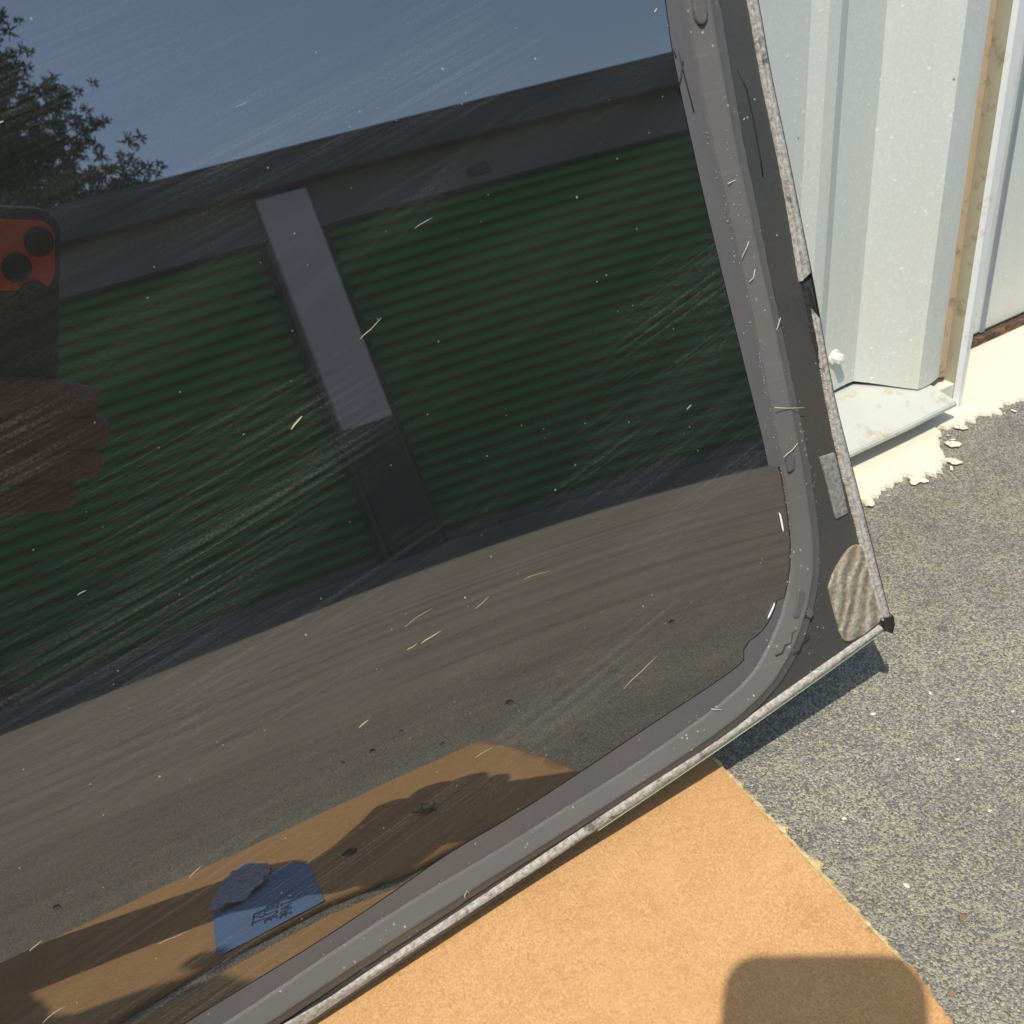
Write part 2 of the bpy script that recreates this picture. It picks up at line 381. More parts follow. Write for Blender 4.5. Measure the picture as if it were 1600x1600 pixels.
# back edge strip, jamb channel and its face: bent sheet strips given by (x, y) at the foot and 0.36 m up
def strip(name, foot, top, mat, z0, thick=.0012, zt=2.5):
    v = []; f = []
    zz = [z0, z0+.02, .12, .36, 1.0, zt]
    for z in zz:
        t = min(1.0, (z-z0)/(.36-z0))
        for (a, b) in zip(foot, top): v.append((a[0]+(b[0]-a[0])*t, a[1]+(b[1]-a[1])*t, z))
    k = len(foot)
    for i in range(len(zz)-1):
        for j in range(k-1): a = i*k+j; f.append((a, a+1, a+k+1, a+k))
    o = obj(name, v, f, mat); s = o.modifiers.new('solid', 'SOLIDIFY'); s.thickness = thick; s.offset = 0
    child(o, nb); return o
tan = mat_trimpaint((.42, .30, .18), (.52, .39, .25), (.24, .16, .10), 'tan_edge_strip')
olive = mat_trimpaint((.30, .28, .19), (.40, .37, .27), (.20, .17, .10), 'olive_channel_paint')
lil = mat_trimpaint((.66, .70, .72), (.74, .76, .74), (.55, .52, .42), 'jamb_paint')
P = lambda x, y, yy: (lambda q: (q.x, q.y))(on_y(x, y, yy))
strip('edge_seal', [(.7285, .550), (.7315, .5405), (.736, .5395)], [(.7285, .550), (.7315, .5415), (.7350, .5405)], tan, .036)
strip('jamb_channel', [(.7375, .556), (.7400, .552), (.7440, .533)], [(.7370, .556), (.7400, .552), (.7440, .533)], olive, .016)
strip('door_jamb', [(.7440, .533), (.7485, .5300), (.7525, .5300), (.7560, .5330), (.7560, .602)], [(.7440, .533), (.7470, .5300), (.7590, .5300), (.7620, .5330), (.7620, .602)], lil, .001, .0014)
sv = MB(); sv.box(.872, .8775, .6035, .6058, .013, 2.5); child(sv.build('seam_shadow_line', mat_simple('seam_shadow_dark', (.22, .25, .29), .7)), nb)  # thin dark strip painted in for the shadow line beside the jamb
# right-hand flat door panel set back
dp = MB(); dp.box(.757, 3.2, .606, .626, .012, 2.5); child(dp.build('flat_panel', wallp, bevel=.002), nb)
rust = mat_crust('rusty_sill', (.30, .17, .09), (.06, .045, .035), .46, .58)
rs = MB(); rs.box(.757, 3.2, .598, .6055, .0, .011); child(rs.build('rusty_sill', rust), nb)
bk = MB(); bk.box(-3.2, 3.2, .66, 5.5, 0.0, 2.46); child(bk.build('wall_core', wallp), nb)
rf = MB(); rf.add([(-3.4, .45, 2.52), (3.4, .45, 2.52), (3.4, 5.8, 2.9), (-3.4, 5.8, 2.9), (-3.4, .45, 2.58), (3.4, .45, 2.58), (3.4, 5.8, 2.96), (-3.4, 5.8, 2.96)],
   [(0,3,2,1),(4,5,6,7),(0,1,5,4),(1,2,6,5),(2,3,7,6),(3,0,4,7)])
child(rf.build('roof', lil), nb)
# screw with washer
c = on_y(1303, 557, .579)
sb = MB()
for (r0, d0, d1, k) in ((.0068, 0, .002, 20), (.0048, .002, .0085, 6), (.0022, .0085, .0092, 10)):
    sb.tube([(c.x, c.y-d0, c.z), (c.x, c.y-d1, c.z)], r0, k)
child(sb.build('wall_screw', mat_trimpaint((.80, .82, .78), (.85, .86, .8), (.5, .45, .35), 'screw_paint'), bevel=.0006), nb)

# ------------------------------------------------------------------ the glass
NW = Vector((.05107761, .95984655, -.27583632)).normalized()     # points into the wall
DG = .443
UU = Vector((NW.y, -NW.x, 0)).normalized(); VV = UU.cross(NW); VV = VV if VV.z > 0 else -VV
ORG = CAM+NW*DG
OUTN = -NW
MG = Matrix((UU, VV, OUTN)).transposed().to_4x4(); MG.translation = ORG
def bulge(u, v):                       # the sheet curls a little towards its lower right corner
    return .52*max(0, u-.07)**2*max(0, .05-v)**2
def px(x, y):
    r = ray(x, y); w = 0
    for _ in range(8):
        q = CAM + r*((DG-w)/r.dot(NW)) - ORG; u, v = q.dot(UU), q.dot(VV); w = bulge(u, v)
    return Vector((u, v, 0))
def resample(pts, n):
    d = [0]
    for a, b in zip(pts, pts[1:]): d.append(d[-1]+(b-a).length)
    out = []; j = 0
    for i in range(n):
        t = d[-1]*i/(n-1)
        while j < len(pts)-2 and d[j+1] < t: j += 1
        q = (t-d[j])/max(1e-9, d[j+1]-d[j]); out.append(pts[j].lerp(pts[j+1], min(1, q)))
    return out
def smooth_pts(pts, it=2):
    for _ in range(it):
        o = [pts[0]]
        for a, b in zip(pts, pts[1:]): o += [a.lerp(b, .25), a.lerp(b, .75)]
        o.append(pts[-1]); pts = o
    return pts
TOPV = .55; LEFTU = -.62; BOTV = -.384
def pl(pix, end_top=False, end_left=None, sm=2):
    pts = [px(*p) for p in pix]
    if end_top:                                     # first point is the topmost: carry it on to the top of the pane
        a = pts[0]; sl = (pts[0].x-pts[2].x)/(pts[0].y-pts[2].y)
        pts = [Vector((a.x+sl*(TOPV-a.y), TOPV, 0))]+pts
    if end_left is not None:
        pts = pts+[pts[-1]+(pts[-1]-pts[-2]).normalized()*.05, Vector((-.28, end_left, 0)), Vector((LEFTU, end_left, 0))]
    return smooth_pts(pts, sm)
glass = empty('car_window_glass'); glass.matrix_world = MG
tag(glass, 'large dark tinted car window glass with black bonding bead, leaning on the wall', 'car window')
def gobj(name, verts, faces, mat, smooth=True):
    v2 = [(a[0], a[1], a[2]+bulge(a[0], a[1])) for a in verts]
    o = obj(name, v2, faces, mat, glass, smooth); return o
OUT_R = [(1172, 0), (1200, 110), (1226, 230), (1250, 350), (1272, 460), (1298, 610), (1324, 712), (1347, 800), (1372, 900), (1388, 962)]
OUT_B = [(1384, 984), (1300, 1046), (1200, 1117), (1110, 1180), (1000, 1254), (800, 1388), (600, 1521), (490, 1596)]
OUT_R[0] = (1182, 0)
right = pl(list(OUT_R), True); bottom = pl(OUT_B, False, BOTV)
corner = right[-1]
bottom = [corner]+bottom[0:]
NS, NT = 170, 170
Bp = resample(bottom[::-1], NS); Rp = resample(right[::-1], NT)
tl = Vector((LEFTU, TOPV, 0))
vs = []; fs = []
for i in range(NS):
    s = i/(NS-1)
    for j in range(NT):
        t = j/(NT-1)
        T_ = tl.lerp(Rp[-1], s); L_ = Bp[0].lerp(tl, t)
        p = Bp[i]*(1-t)+T_*t+L_*(1-s)+Rp[j]*s-(Bp[0]*(1-s)*(1-t)+Bp[-1]*s*(1-t)+tl*(1-s)*t+Rp[-1]*s*t)
        vs.append((p.x, p.y, 0))
for i in range(NS-1):
    for j in range(NT-1):
        a = i*NT+j; fs.append((a, a+NT, a+NT+1, a+1))
pane = gobj('pane', vs, fs, pane_m)
# body and rim of the sheet behind the front surface
rim = [Vector(vs[i*NT]) for i in range(NS)]+[Vector(vs[(NS-1)*NT+j]) for j in range(1, NT)]
rim += [Vector(vs[i*NT+NT-1]) for i in range(NS-2, -1, -1)]+[Vector(vs[j]) for j in range(NT-2, 0, -1)]
ev = []; ef = []; k = len(rim)
for p in rim: ev += [(p.x, p.y, -.0001), (p.x, p.y, -.0042)]
for i in range(k): a = 2*i; b = 2*((i+1) % k); ef.append((a, b, b+1, a+1))
gobj('glass_rim', ev, ef, glass_edge, False)
bvv = [(a, b, -.0042) for (a, b, _) in vs]; gobj('pane_back', bvv, [tuple(reversed(f)) for f in fs], mat_simple('dark_back', (.01, .012, .012), .15))

def band(name, inner, outer, mat, offs, n=220, jin=0, jout=0, profile=None, smooth=True, freq=1):
    """strip between two outlines; profile = [(fraction, height), ...] across it"""
    A = resample(inner, n); B = resample(outer, n)
    profile = profile or [(0, offs), (1, offs)]
    v = []; f = []; k = len(profile)
    ph = rnd.uniform(0, 9)
    for i in range(n):
        a, b = A[i], B[i]; d = (b-a).normalized() if (b-a).length > 1e-6 else Vector((0, 0, 0))
        def jf(z): return .5*math.sin(i*.13*freq+z)+.4*math.sin(i*.37*freq+z*2.1)*math.sin(i*.05+z)+.35*math.sin(i*1.7+z*3)+rnd.uniform(-.35, .35)
        a = a+d*jin*jf(ph); b = b+d*jout*jf(ph+2)
        for (q, h) in profile:
            p = a.lerp(b, q); v.append((p.x, p.y, h))
        if i:
            for j in range(k-1):
                o = (i-1)*k+j; f.append((o, o+1, o+k+1, o+k))
    return gobj(name, v, f, mat, smooth)
BEAD_IN = [(1068, 0), (1085, 100), (1103, 200), (1127, 300), (1150, 400), (1174, 500), (1194, 600), (1209, 680), (1222, 745), (1232, 810), (1236, 860), (1232, 910), (1218, 965), (1196, 1015), (1172, 1055), (1130, 1095), (1060, 1146), (985, 1197), (900, 1250), (800, 1313), (700, 1372), (600, 1432), (500, 1498), (400, 1565), (345, 1600)]
BEAD_OUT = [(1124, 0), (1139, 100), (1157, 200), (1177, 300), (1197, 400), (1218, 500), (1238, 600), (1258, 690), (1272, 780), (1281, 860), (1277, 930), (1260, 990), (1236, 1040), (1205, 1085), (1160, 1128), (1100, 1170), (1000, 1232), (900, 1297), (800, 1360), (700, 1426), (600, 1490), (500, 1556), (440, 1596)]
bin_ = pl(BEAD_IN, True, BOTV+.050); bout = pl(BEAD_OUT, True, BOTV+.016)
mid = [(-.0, .0)]
# outer ceramic band from the bead to the rim
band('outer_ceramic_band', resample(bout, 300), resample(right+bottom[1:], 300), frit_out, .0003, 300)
# inner ceramic band: right-hand strip, bottom strip with its rounded notch
FR_IN = [(1040, 0), (1047, 60), (1060, 130), (1080, 220), (1100, 310), (1124, 410), (1148, 510), (1170, 600), (1190, 680), (1200, 728)]
FR_OUT = [(1090, 0), (1095, 60), (1103, 130), (1120, 220), (1140, 310), (1165, 410), (1188, 510), (1205, 600), (1218, 680), (1226, 730)]
band('inner_ceramic_band', pl(FR_IN, True, sm=1), pl(FR_OUT, True, sm=1), frit_in, .0004, 120)
FB_IN = [(1214, 938), (1206, 965), (1188, 990), (1166, 1004), (1160, 1022), (1163, 1034), (1110, 1072), (1025, 1127), (917, 1200), (800, 1276), (700, 1333), (600, 1404), (500, 1470), (400, 1531), (287, 1600)]
FB_OUT = [(1240, 930), (1236, 965), (1222, 1000), (1205, 1030), (1190, 1055), (1165, 1078), (1130, 1110), (1050, 1165), (960, 1228), (830, 1310), (730, 1370), (630, 1430), (530, 1498), (430, 1562), (380, 1596)]
band('inner_ceramic_band', pl(FB_IN, False, BOTV+.062, sm=1), pl(FB_OUT, False, BOTV+.040, sm=1), frit_in, .0004, 160)
# the bonding bead: sloped inner face, ridge, sloped outer face
band('bonding_bead', bin_, bout, bead_m, 0, 420, .00025, .00035, profile=[(0, .0002), (.04, .0022), (.30, .0038), (.50, .0050), (.56, .0052), (.72, .0036), (.93, .0020), (1, .0002)], smooth=False)
# weathered edge strips
blk = mat_simple('black_rubber', (.018, .018, .018), .6, bump=.5)
IN_R = [(1166, 0), (1185, 110), (1210, 230), (1233, 350), (1247, 440)]
IN_R2 = [(1262, 480), (1284, 600), (1306, 712), (1330, 800), (1354, 900), (1374, 968)]
offr = pl(OUT_R, True)
def sub(poly, p0, p1):
    a = px(*p0); b = px(*p1)
    ia = min(range(len(poly)), key=lambda i: (poly[i]-a).length); ib = min(range(len(poly)), key=lambda i: (poly[i]-b).length)
    ia, ib = min(ia, ib), max(ia, ib); return poly[ia:ib+1]
dense = resample(right, 900)
up_part = [q for q in dense if q.y >= px(1262, 425).y]
band('edge_strip', pl(IN_R, True), up_part, crust, 0, 420, .00022, .0001, profile=[(0, .0003), (.06, .0026), (.14, .0030), (.22, .0024), (.5, .0027), (.86, .0026), (1, .0002)])
band('black_edge_line', [q+Vector((-.0011, 0, .0)) for q in dense[::1]], dense, blk, 0, 500, 0, 0, profile=[(0, .0024), (.3, .0029), (1, .0001)])
low_part = [q for q in dense if q.y < px(1280, 500).y]
band('edge_strip', pl(IN_R2), low_part, crust, 0, 420, .0004, .0001, profile=[(0, .0003), (.06, .0026), (.14, .0030), (.22, .0024), (.5, .0027), (.86, .0026), (1, .0002)])
band('black_sealant', pl([(1250, 445), (1258, 480), (1268, 530), (1283, 592), (1292, 625)]), pl([(1261, 448), (1272, 485), (1283, 535), (1294, 590), (1301, 622)]), blk, 0, 60, .0006, .0002, profile=[(0, .0003), (.2, .0020), (.9, .0022), (1, .0003)])
IN_B = [(1372, 976), (1290, 1034), (1195, 1101), (1105, 1164), (990, 1238), (795, 1371), (595, 1503), (470, 1588)]
dense = resample(bottom, 900)
bl = sub(dense, (1378, 986), (0, 1800))
bl = smooth_pts([Vector((q.x, q.y+.0016, 0)) for q in bl[::30]]+[Vector((bl[-1].x, bl[-1].y+.0016, 0))], 1)
band('edge_strip', pl(IN_B, False, BOTV+.0085), bl, crust, 0, 700, .0004, .0002, profile=[(0, .0003), (.1, .0016), (.5, .0020), (.9, .0018), (1, .0003)])
gb = [q for q in bl if q.x > px(900, 1322).x]
band('ground_edge', [Vector((q.x, q.y-.0001, 0)) for q in gb], [Vector((q.x+.0003, q.y-.0016, 0)) for q in gb], glass_edge, .0004, 200)
cc = px(1381, 968); 
band('corner_cap', [px(1372, 962), px(1376, 975), px(1378, 984)], [px(1391, 958), px(1393, 972), px(1387, 987)], blk, 0, 12, .0003, .0003, profile=[(0, .0003), (.2, .0044), (.8, .0046), (1, .0002)])
# foam pads stuck on the ceramic band
def plate(name, pix, mat, h, n=60, groove=0, parent=None, base=.0003, inset=.0006, sm=1):
    pts = resample(smooth_pts([px(*p) for p in pix+[pix[0]]], sm), n)[:-1]
    c = sum(pts, Vector((0, 0, 0)))/len(pts); v = []; f = []; k = len(pts)
    rings = [(1, base), (.995, base+h*.85), (.97, base+h), (.8, base+h), (.6, base+h), (.4, base+h), (.2, base+h)]
    for (s, z) in rings:
        for q in pts:
            p = c.lerp(q, s); zz = z
            if groove and s < .97: zz += groove*math.sin((p.x*.93-p.y*.3+ .9*(p.y-c.y)**2*10)*850)
            v.append((p.x, p.y, zz))
    v.append((c.x, c.y, base+h))
    for r in range(len(rings)-1):
        for i in range(k): j = (i+1) % k; f.append((r*k+i, r*k+j, (r+1)*k+j, (r+1)*k+i))
    for i in range(k): f.append(((len(rings)-1)*k+i, (len(rings)-1)*k+(i+1) % k, len(v)-1))
    return gobj(name, v, f, mat, True)
plate('ribbed_foam_pad', [(1292, 918), (1300, 893), (1315, 868), (1328, 852), (1341, 849), (1350, 862), (1358, 895), (1368, 935), (1376, 966), (1360, 982), (1335, 998), (1318, 1003), (1312, 994), (1300, 950)], pad_m, .0016, 120, 0, sm=1)
plate('foam_strip', [(1279, 714), (1302, 706), (1312, 752), (1323, 802), (1304, 811), (1294, 770)], pad2_m, .0012, 70, sm=0)
flake = mat_simple('peeled_sealant', (.10, .10, .105), .5, bump=.4)
for pts in ([(1219, 708), (1226, 703), (1234, 713), (1232, 732), (1224, 736)],
            [(1234, 950), (1241, 915), (1252, 925), (1254, 948), (1240, 963), (1231, 962)],
            [(1252, 940), (1263, 953), (1259, 963), (1252, 960)]):
    plate('sealant_flake', pts, flake, .0012, 26, base=.0036, sm=0)
def gtube(name, pix, rad, mat, h=.0006, z=None):
    pts = [px(*p) for p in pix]; mb = MB(); mb.tube([(q.x, q.y, h+bulge(q.x, q.y)) for q in pts], rad, 5)
    return mb.build(name, mat, glass, smooth=True)
gtube('crack', [(1252, 958), (1243, 966), (1240, 978), (1230, 985), (1228, 1000), (1219, 1004), (1214, 1016), (1204, 1020)], .0005, blk, .0046)
gtube('crack', [(1258, 990), (1247, 1000), (1243, 1012), (1232, 1020)], .0004, blk, .0035)
for pts in ([(1060, 82), (1066, 110), (1074, 140), (1083, 175)], [(1066, 95), (1063, 120), (1058, 143)], [(1051, 77), (1055, 90)], [(1152, 108), (1166, 140), (1176, 185), (1186, 240), (1191, 276)]):
    gtube('dark_hair', pts, .00032, blk, .0007)
hairl = mat_simple('pale_fibre', (.55, .52, .42), .8)
for pts, h in (([(1148, 273), (1140, 283), (1130, 288)], .004), ([(1166, 365), (1160, 385), (1152, 402)], .004), ([(1211, 496), (1206, 512), (1199, 522)], .0045), ([(1200, 635), (1222, 636), (1246, 635)], .0056), ([(1236, 690), (1228, 700), (1214, 712)], .0056),
               ([(1136, 236), (1134, 228), (1128, 224)], .004), ([(1172, 420), (1170, 434), (1163, 440)], .004), ([(728, 1388), (724, 1384), (720, 1392), (722, 1396)], .005), ([(1105, 1104), (1124, 1106), (1112, 1100)], .0035)):
    gtube('pale_fibre', pts, .00022, hairl, h)
# pale crumbs of dust and sealant along the bead
cb = MB()
def crumbs(line, n, spread, h0, smax):
    L = resample(line, 400)
    for _ in range(n):
        q = L[int(min(.999, abs((rnd.choice((.1, .25, .5, .62, .85))+rnd.gauss(0, .09)) if rnd.random() < .7 else rnd.random()))*399)]+Vector((rnd.gauss(0, spread), rnd.gauss(0, spread), 0)); r0 = rnd.uniform(.00018, smax)
        z = h0+bulge(q.x, q.y); t = rnd.uniform(0, 6)
        a_ = [(q.x+r0*math.cos(t+j*2.1)*rnd.uniform(.6, 1.6), q.y+r0*math.sin(t+j*2.1)*rnd.uniform(.6, 1.6), z) for j in range(3)]
        cb.add(a_+[(q.x, q.y, z+r0)], [(0, 1, 3), (1, 2, 3), (2, 0, 3), (0, 2, 1)])
crumbs(pl(BEAD_IN[2:12]), 120, .0013, .0010, .00035); crumbs(pl(BEAD_IN[8:18]), 45, .0012, .0010, .0003); crumbs([a_.lerp(b_, .5) for a_, b_ in zip(resample(pl(BEAD_IN[2:9]), 60), resample(pl(BEAD_OUT[2:9]), 60))], 90, .0020, .0045, .0003)
crumbs(pl(BEAD_OUT[5:12]), 40, .0014, .0008, .0003); crumbs(pl(BEAD_IN[15:]), 40, .0020, .0012, .0003)
tag(cb.build('dust_crumbs', hairl, glass), kind='stuff')
plate('sealant_lump', [(1074, -4), (1093, -4), (1097, 30), (1092, 42), (1083, 42), (1077, 28)], bead_m, .0030, 40, base=.0022)
wm = mat_simple('white_mark', (.85, .85, .82), .6)
for a, b, c_, d in (((1217, 800), (1223, 832), 2.5, 1), ((1210, 941), (1198, 967), 2.2, 1)):
    plate('white_mark', [(a[0]-c_/2, a[1]), (a[0]+c_/2, a[1]), (b[0]+c_/2, b[1]), (b[0]-c_/2, b[1])], wm, .0003, 12, base=.0006)

# straw and seed bits lying on the glass
straw_m = mat_simple('dry_straw', (.42, .39, .24), .85)
STRAWS = [((455,671),(472,650),2.6,'short thick yellow straw bit left of the grey pillar reflection'), ((562,530),(595,497),1.1,'thin bent straw beside the right edge of the pillar reflection'),
 ((648,357),(675,340),.9,'fine straight straw under the reflected eave'), ((658,1005),(689,985),1.6,'long pale straw on the reflected asphalt'),
 ((636,1015),(652,1005),1.2,'crumpled seed husk beside the long pale straw'), ((561,1137),(576,1124),1.6,'short pale husk above the reflected cardboard'),
 ((121,930),(135,922),1.1,'short straw near the lower left door reflection'), ((975,1076),(1026,1025),.9,'long thin straw near the rounded corner of the glass'),
 ((1007,1141),(1043,1130),.8,'thin straw lying on the grey inner band'), ((743,1184),(772,1166),.8,'hair thin straw across the reflected cardboard corner'),
 ((46,1486),(66,1469),1.1,'straw on the reflected cardboard edge at lower left'), ((67,1598),(103,1571),1.1,'long straw in the bottom left corner'),
 ((295,1372),(316,1352),.9,'straw at the reflected cardboard edge above the blue tape'), ((367,168),(388,158),.7,'white scratch like fibre on the sky reflection'),
 ((1022,20),(1026,13),2.2,'tiny yellow seed near the top of the glass'), ((1161,188),(1163,184),2.0,'tiny yellow seed on the dark outer band'),
 ((743,951),(764,931),.7,'fine straw on the upper reflected asphalt'), ((633,980),(676,950),.5,'very faint long fibre above the long pale straw'),
 ((1073,640),(1080,632),1.4,'small green yellow seed low on the right door reflection'), ((0,192),(6,190),2.2,'yellow seed at the left edge over the reflected tree'),
 ((247,1475),(296,1453),.6,'fine fibre across the shadowed cardboard reflection'), ((819,905),(860,892),.6,'pale bent fibre below the dark kerb reflection')]
for (a, b, wd, lab) in STRAWS:
    A = px(*a); B = px(*b); r = wd*.00015
    A = MG @ Vector((A.x, A.y, bulge(A.x, A.y)+r)); B = MG @ Vector((B.x, B.y, bulge(B.x, B.y)+r))
    mdl = A.lerp(B, .5)+VV*(B-A).length*rnd.uniform(-.07, .07)
    mb = MB(); mb.tube([A, A.lerp(mdl, .5)+VV*(B-A).length*.02, mdl, mdl.lerp(B, .5), B], [r*.7, r, r*1.0, r*.9, r*.5], 6)
    tag(mb.build('straw_bit', straw_m, smooth=True), lab, 'straw', 'straw and seed bits on the glass')

# ------------------------------------------------------------------ cardboard under and in front of the glass
def hcard(x, y):
    a = min(1, max(0, (x-.02)/.16)); a = a*a*(3-2*a); b = min(1, max(0, (y-.17)/.15)); b = b*b*(3-2*b)
    return .0045+.008*a*b
def poly_sheet(name, outline, mat, thick, hf, step=.02):
    bm = bmesh.new()
    vs_ = [bm.verts.new((p[0], p[1], 0)) for p in outline]
    f = bm.faces.new(vs_)
    bmesh.ops.triangulate(bm, faces=[f])
    x0 = min(p[0] for p in outline); x1 = max(p[0] for p in outline); y0 = min(p[1] for p in outline); y1 = max(p[1] for p in outline)
    q = x0+step
    while q < x1: bmesh.ops.bisect_plane(bm, geom=bm.verts[:]+bm.edges[:]+bm.faces[:], plane_co=(q, 0, 0), plane_no=(1, 0, 0)); q += step
    q = y0+step
    while q < y1: bmesh.ops.bisect_plane(bm, geom=bm.verts[:]+bm.edges[:]+bm.faces[:], plane_co=(0, q, 0), plane_no=(0, 1, 0)); q += step
    for v in bm.verts: v.co.z = hf(v.co.x, v.co.y)
    bmesh.ops.recalc_face_normals(bm, faces=bm.faces)
    me = bpy.data.meshes.new(name); bm.to_mesh(me); bm.free()
    if sum(p.normal.z for p in me.polygons) < 0: me.flip_normals()
    o = bpy.data.objects.new(name, me); col.objects.link(o); me.materials.append(mat)
    me.polygons.foreach_set('use_smooth', [True]*len(me.polygons))
    s = o.modifiers.new('solid', 'SOLIDIFY'); s.thickness = thick; s.offset = -1
    return o
def torn(a, b, n, amp):
    out = []
    for i in range(n):
        t = i/n; nx, ny = (b[1]-a[1]), -(b[0]-a[0]); l = math.hypot(nx, ny)
        q = amp*(.6*math.sin(i*.7+1)*math.sin(i*.23)+rnd.uniform(-.5, .5))
        out.append((a[0]+(b[0]-a[0])*t+nx/l*q, a[1]+(b[1]-a[1])*t+ny/l*q))
    return out
def gxy(x, y):
    z = 0
    for _ in range(6): q = on_z(x, y, z); z = hcard(q.x, q.y)
    return (q.x, q.y)
e0 = gxy(1115, 1185); e1 = gxy(1302, 1385); e2 = gxy(1440, 1530); e3 = gxy(1490, 1600)
# rear sheet (under the glass)
gapB = [(.215, .150), (.180, .178), (.160, .187), (.141, .192), (.101, .191), (.041, .179), (-.032, .187), (-.087, .198), (-.2, .235), (-.42, .25)]
back = [(-.42, .36), (e0[0]+.006, .375)]
outA = [(e0[0]+.004, .372)]+torn((e0[0]+.002, .36), e0, 6, .0006)+torn(e0, e1, 60, .0009)+torn(e1, e2, 50, .0011)+torn(e2, e3, 20, .001)+torn(e3, (.262, .138), 3, .001)+[(.262, .138)]+gapB+back[:1]
def hcs(x, y):
    d1 = (x-.285)*.62+(y-.178)*(-.78); t1 = (x-.285)*.78+(y-.178)*.62
    d2 = (x-.27)*.2+(y-.165)*.98
    r = .0011*math.exp(-(d1/.003)**2)*(1 if -.09 < t1 < .01 else 0)*min(1, max(0, (.26-y)/.03)) + .0010*math.exp(-(d2/.003)**2)*(x > .235) - .0012*math.exp(-((x-.262)/.008)**2-((y-.168)/.006)**2)
    return hcard(x, y)+r
cs = poly_sheet('cardboard_sheet', outA, card, .0036, hcs, .005)
tag(cs, 'bright tan cardboard sheet under the bottom edge of the leaning glass', 'cardboard', 'cardboard sheets under the glass')
# pale torn ply that shows along the cut edge
lin = mat_crust('torn_ply', (.74, .60, .34), (.55, .40, .18), .40, .6)
ev = []; ef = []
A_ = [Vector((p[0], p[1], 0)) for p in [e0, e1, e2]]
pp = resample(A_, 260)
for i, p in enumerate(pp):
    d = (pp[min(i+1, 259)]-pp[max(i-1, 0)]).normalized(); nrm = Vector((-d.y, d.x, 0)); nrm = nrm if nrm.x > 0 else -nrm
    wd = .0022+.0012*math.sin(i*.31)*math.sin(i*.11)+rnd.uniform(-.0006, .0008)+(.0045*math.exp(-((i-138)/6)**2))+(.002*math.exp(-((i-95)/5)**2))
    z = hcard(p.x, p.y); a = p-nrm*.0012; b = p+nrm*wd*.5; c3 = p+nrm*wd
    ev += [(a.x, a.y, z+.0004), (b.x, b.y, z-.0004), (c3.x, c3.y, z-.0022)]
    if i: o = 3*(i-1); ef += [(o, o+1, o+4, o+3), (o+1, o+2, o+5, o+4)]
te = fix_normals(obj('torn_edge', ev, ef, lin)); te.parent = cs
# front flap
gapF = [(.225, .147), (.190, .156), (.174, .158), (.148, .163), (.100, .166), (.041, .154), (-.033, .161), (-.100, .178), (-.2, .215), (-.42, .235)]
outB = [(-.42, -.03)]+torn((-.42, -.03), (.213, -.052), 50, .0008)+[(.213, -.052), (.226, .016), (.234, .062), (.236, .10), (.238, .143)]+gapF
def hB(x, y): return .0005+.0038
cf = poly_sheet('cardboard_sheet', outB, card, .0036, lambda x, y: .0042)
tag(cf, 'front cardboard flap with a strip of blue tape, seen in the glass reflection', 'cardboard', 'cardboard sheets under the glass')

# blue masking tape, torn end folded over
tape_m = mat_simple('blue_tape', (.12, .235, .46), .6, var=.2, scale=60, bump=.2)
tape_d = mat_simple('blue_tape_back', (.28, .34, .48), .7, var=.4, scale=120, bump=.5)
tp = empty('masking_tape', (0, .11, .0045)); tag(tp, 'torn piece of blue masking tape stuck on the front cardboard flap', 'tape')
T = [(-.0325, .161), (.041, .153), (.0405, .110), (.040, .068), (.031, .052), (.022, .050), (.012, .046), (-.004, .060), (-.020, .070), (-.034, .079)]
def flatpoly(name, pts, z, mat, root, amp=0):
    bm = bmesh.new(); f = bm.faces.new([bm.verts.new((p[0], p[1], z)) for p in pts]); bmesh.ops.triangulate(bm, faces=[f])
    for k in range(24):
        for no, q in (((1, 0, 0), -.04+k*.0035), ((0, 1, 0), .03+k*.006)):
            bmesh.ops.bisect_plane(bm, geom=bm.verts[:]+bm.edges[:]+bm.faces[:], plane_co=(q, q, 0), plane_no=no)
    for v in bm.verts: v.co.z += amp*(math.sin(v.co.x*310+v.co.y*170)+math.sin(v.co.y*420-v.co.x*130))*.5+abs(amp)
    me = bpy.data.meshes.new(name); bmesh.ops.recalc_face_normals(bm, faces=bm.faces); bm.to_mesh(me); bm.free()
    if sum(p.normal.z for p in me.polygons) < 0: me.flip_normals()
    me.materials.append(mat); o = bpy.data.objects.new(name, me); col.objects.link(o); child(o, root); return o
flatpoly('tape_body', T, .0050, tape_m, tp, .0002)
fold = flatpoly('folded_end', [(-.0345, .080), (-.016, .088), (.000, .078), (.006, .069), (.013, .052), (.012, .035), (.002, .018), (-.016, .013), (-.026, .030), (-.031, .050)], .0062, tape_d, tp, .0022)
inkm = mat_simple('tape_print_dark', (.02, .04, .10), .6); inkl = mat_simple('tape_print_pale', (.50, .52, .58), .6)
def text(body, loc, size, rot, mat, mirror=False):
    cu = bpy.data.curves.new('printed_text', 'FONT'); cu.body = body; cu.size = size; cu.align_x = 'CENTER'
    o = bpy.data.objects.new('printed_text', cu); col.objects.link(o); cu.materials.append(mat)
    bpy.context.view_layer.update(); me = bpy.data.meshes.new_from_object(o); bpy.data.objects.remove(o)
    o = bpy.data.objects.new('printed_text', me); col.objects.link(o)
    o.location = loc; o.rotation_euler = (0, 0, rot); child(o, tp); return o
text('EST', (.002, .128, .0057), .0135, R(97), inkm); text('BLUE', (.011, .130, .0057), .0135, R(97), inkm); text('TAPE', (.020, .136, .0057), .0120, R(97), inkm)
text('SI', (.003, .040, .0094), .022, R(70), inkl)
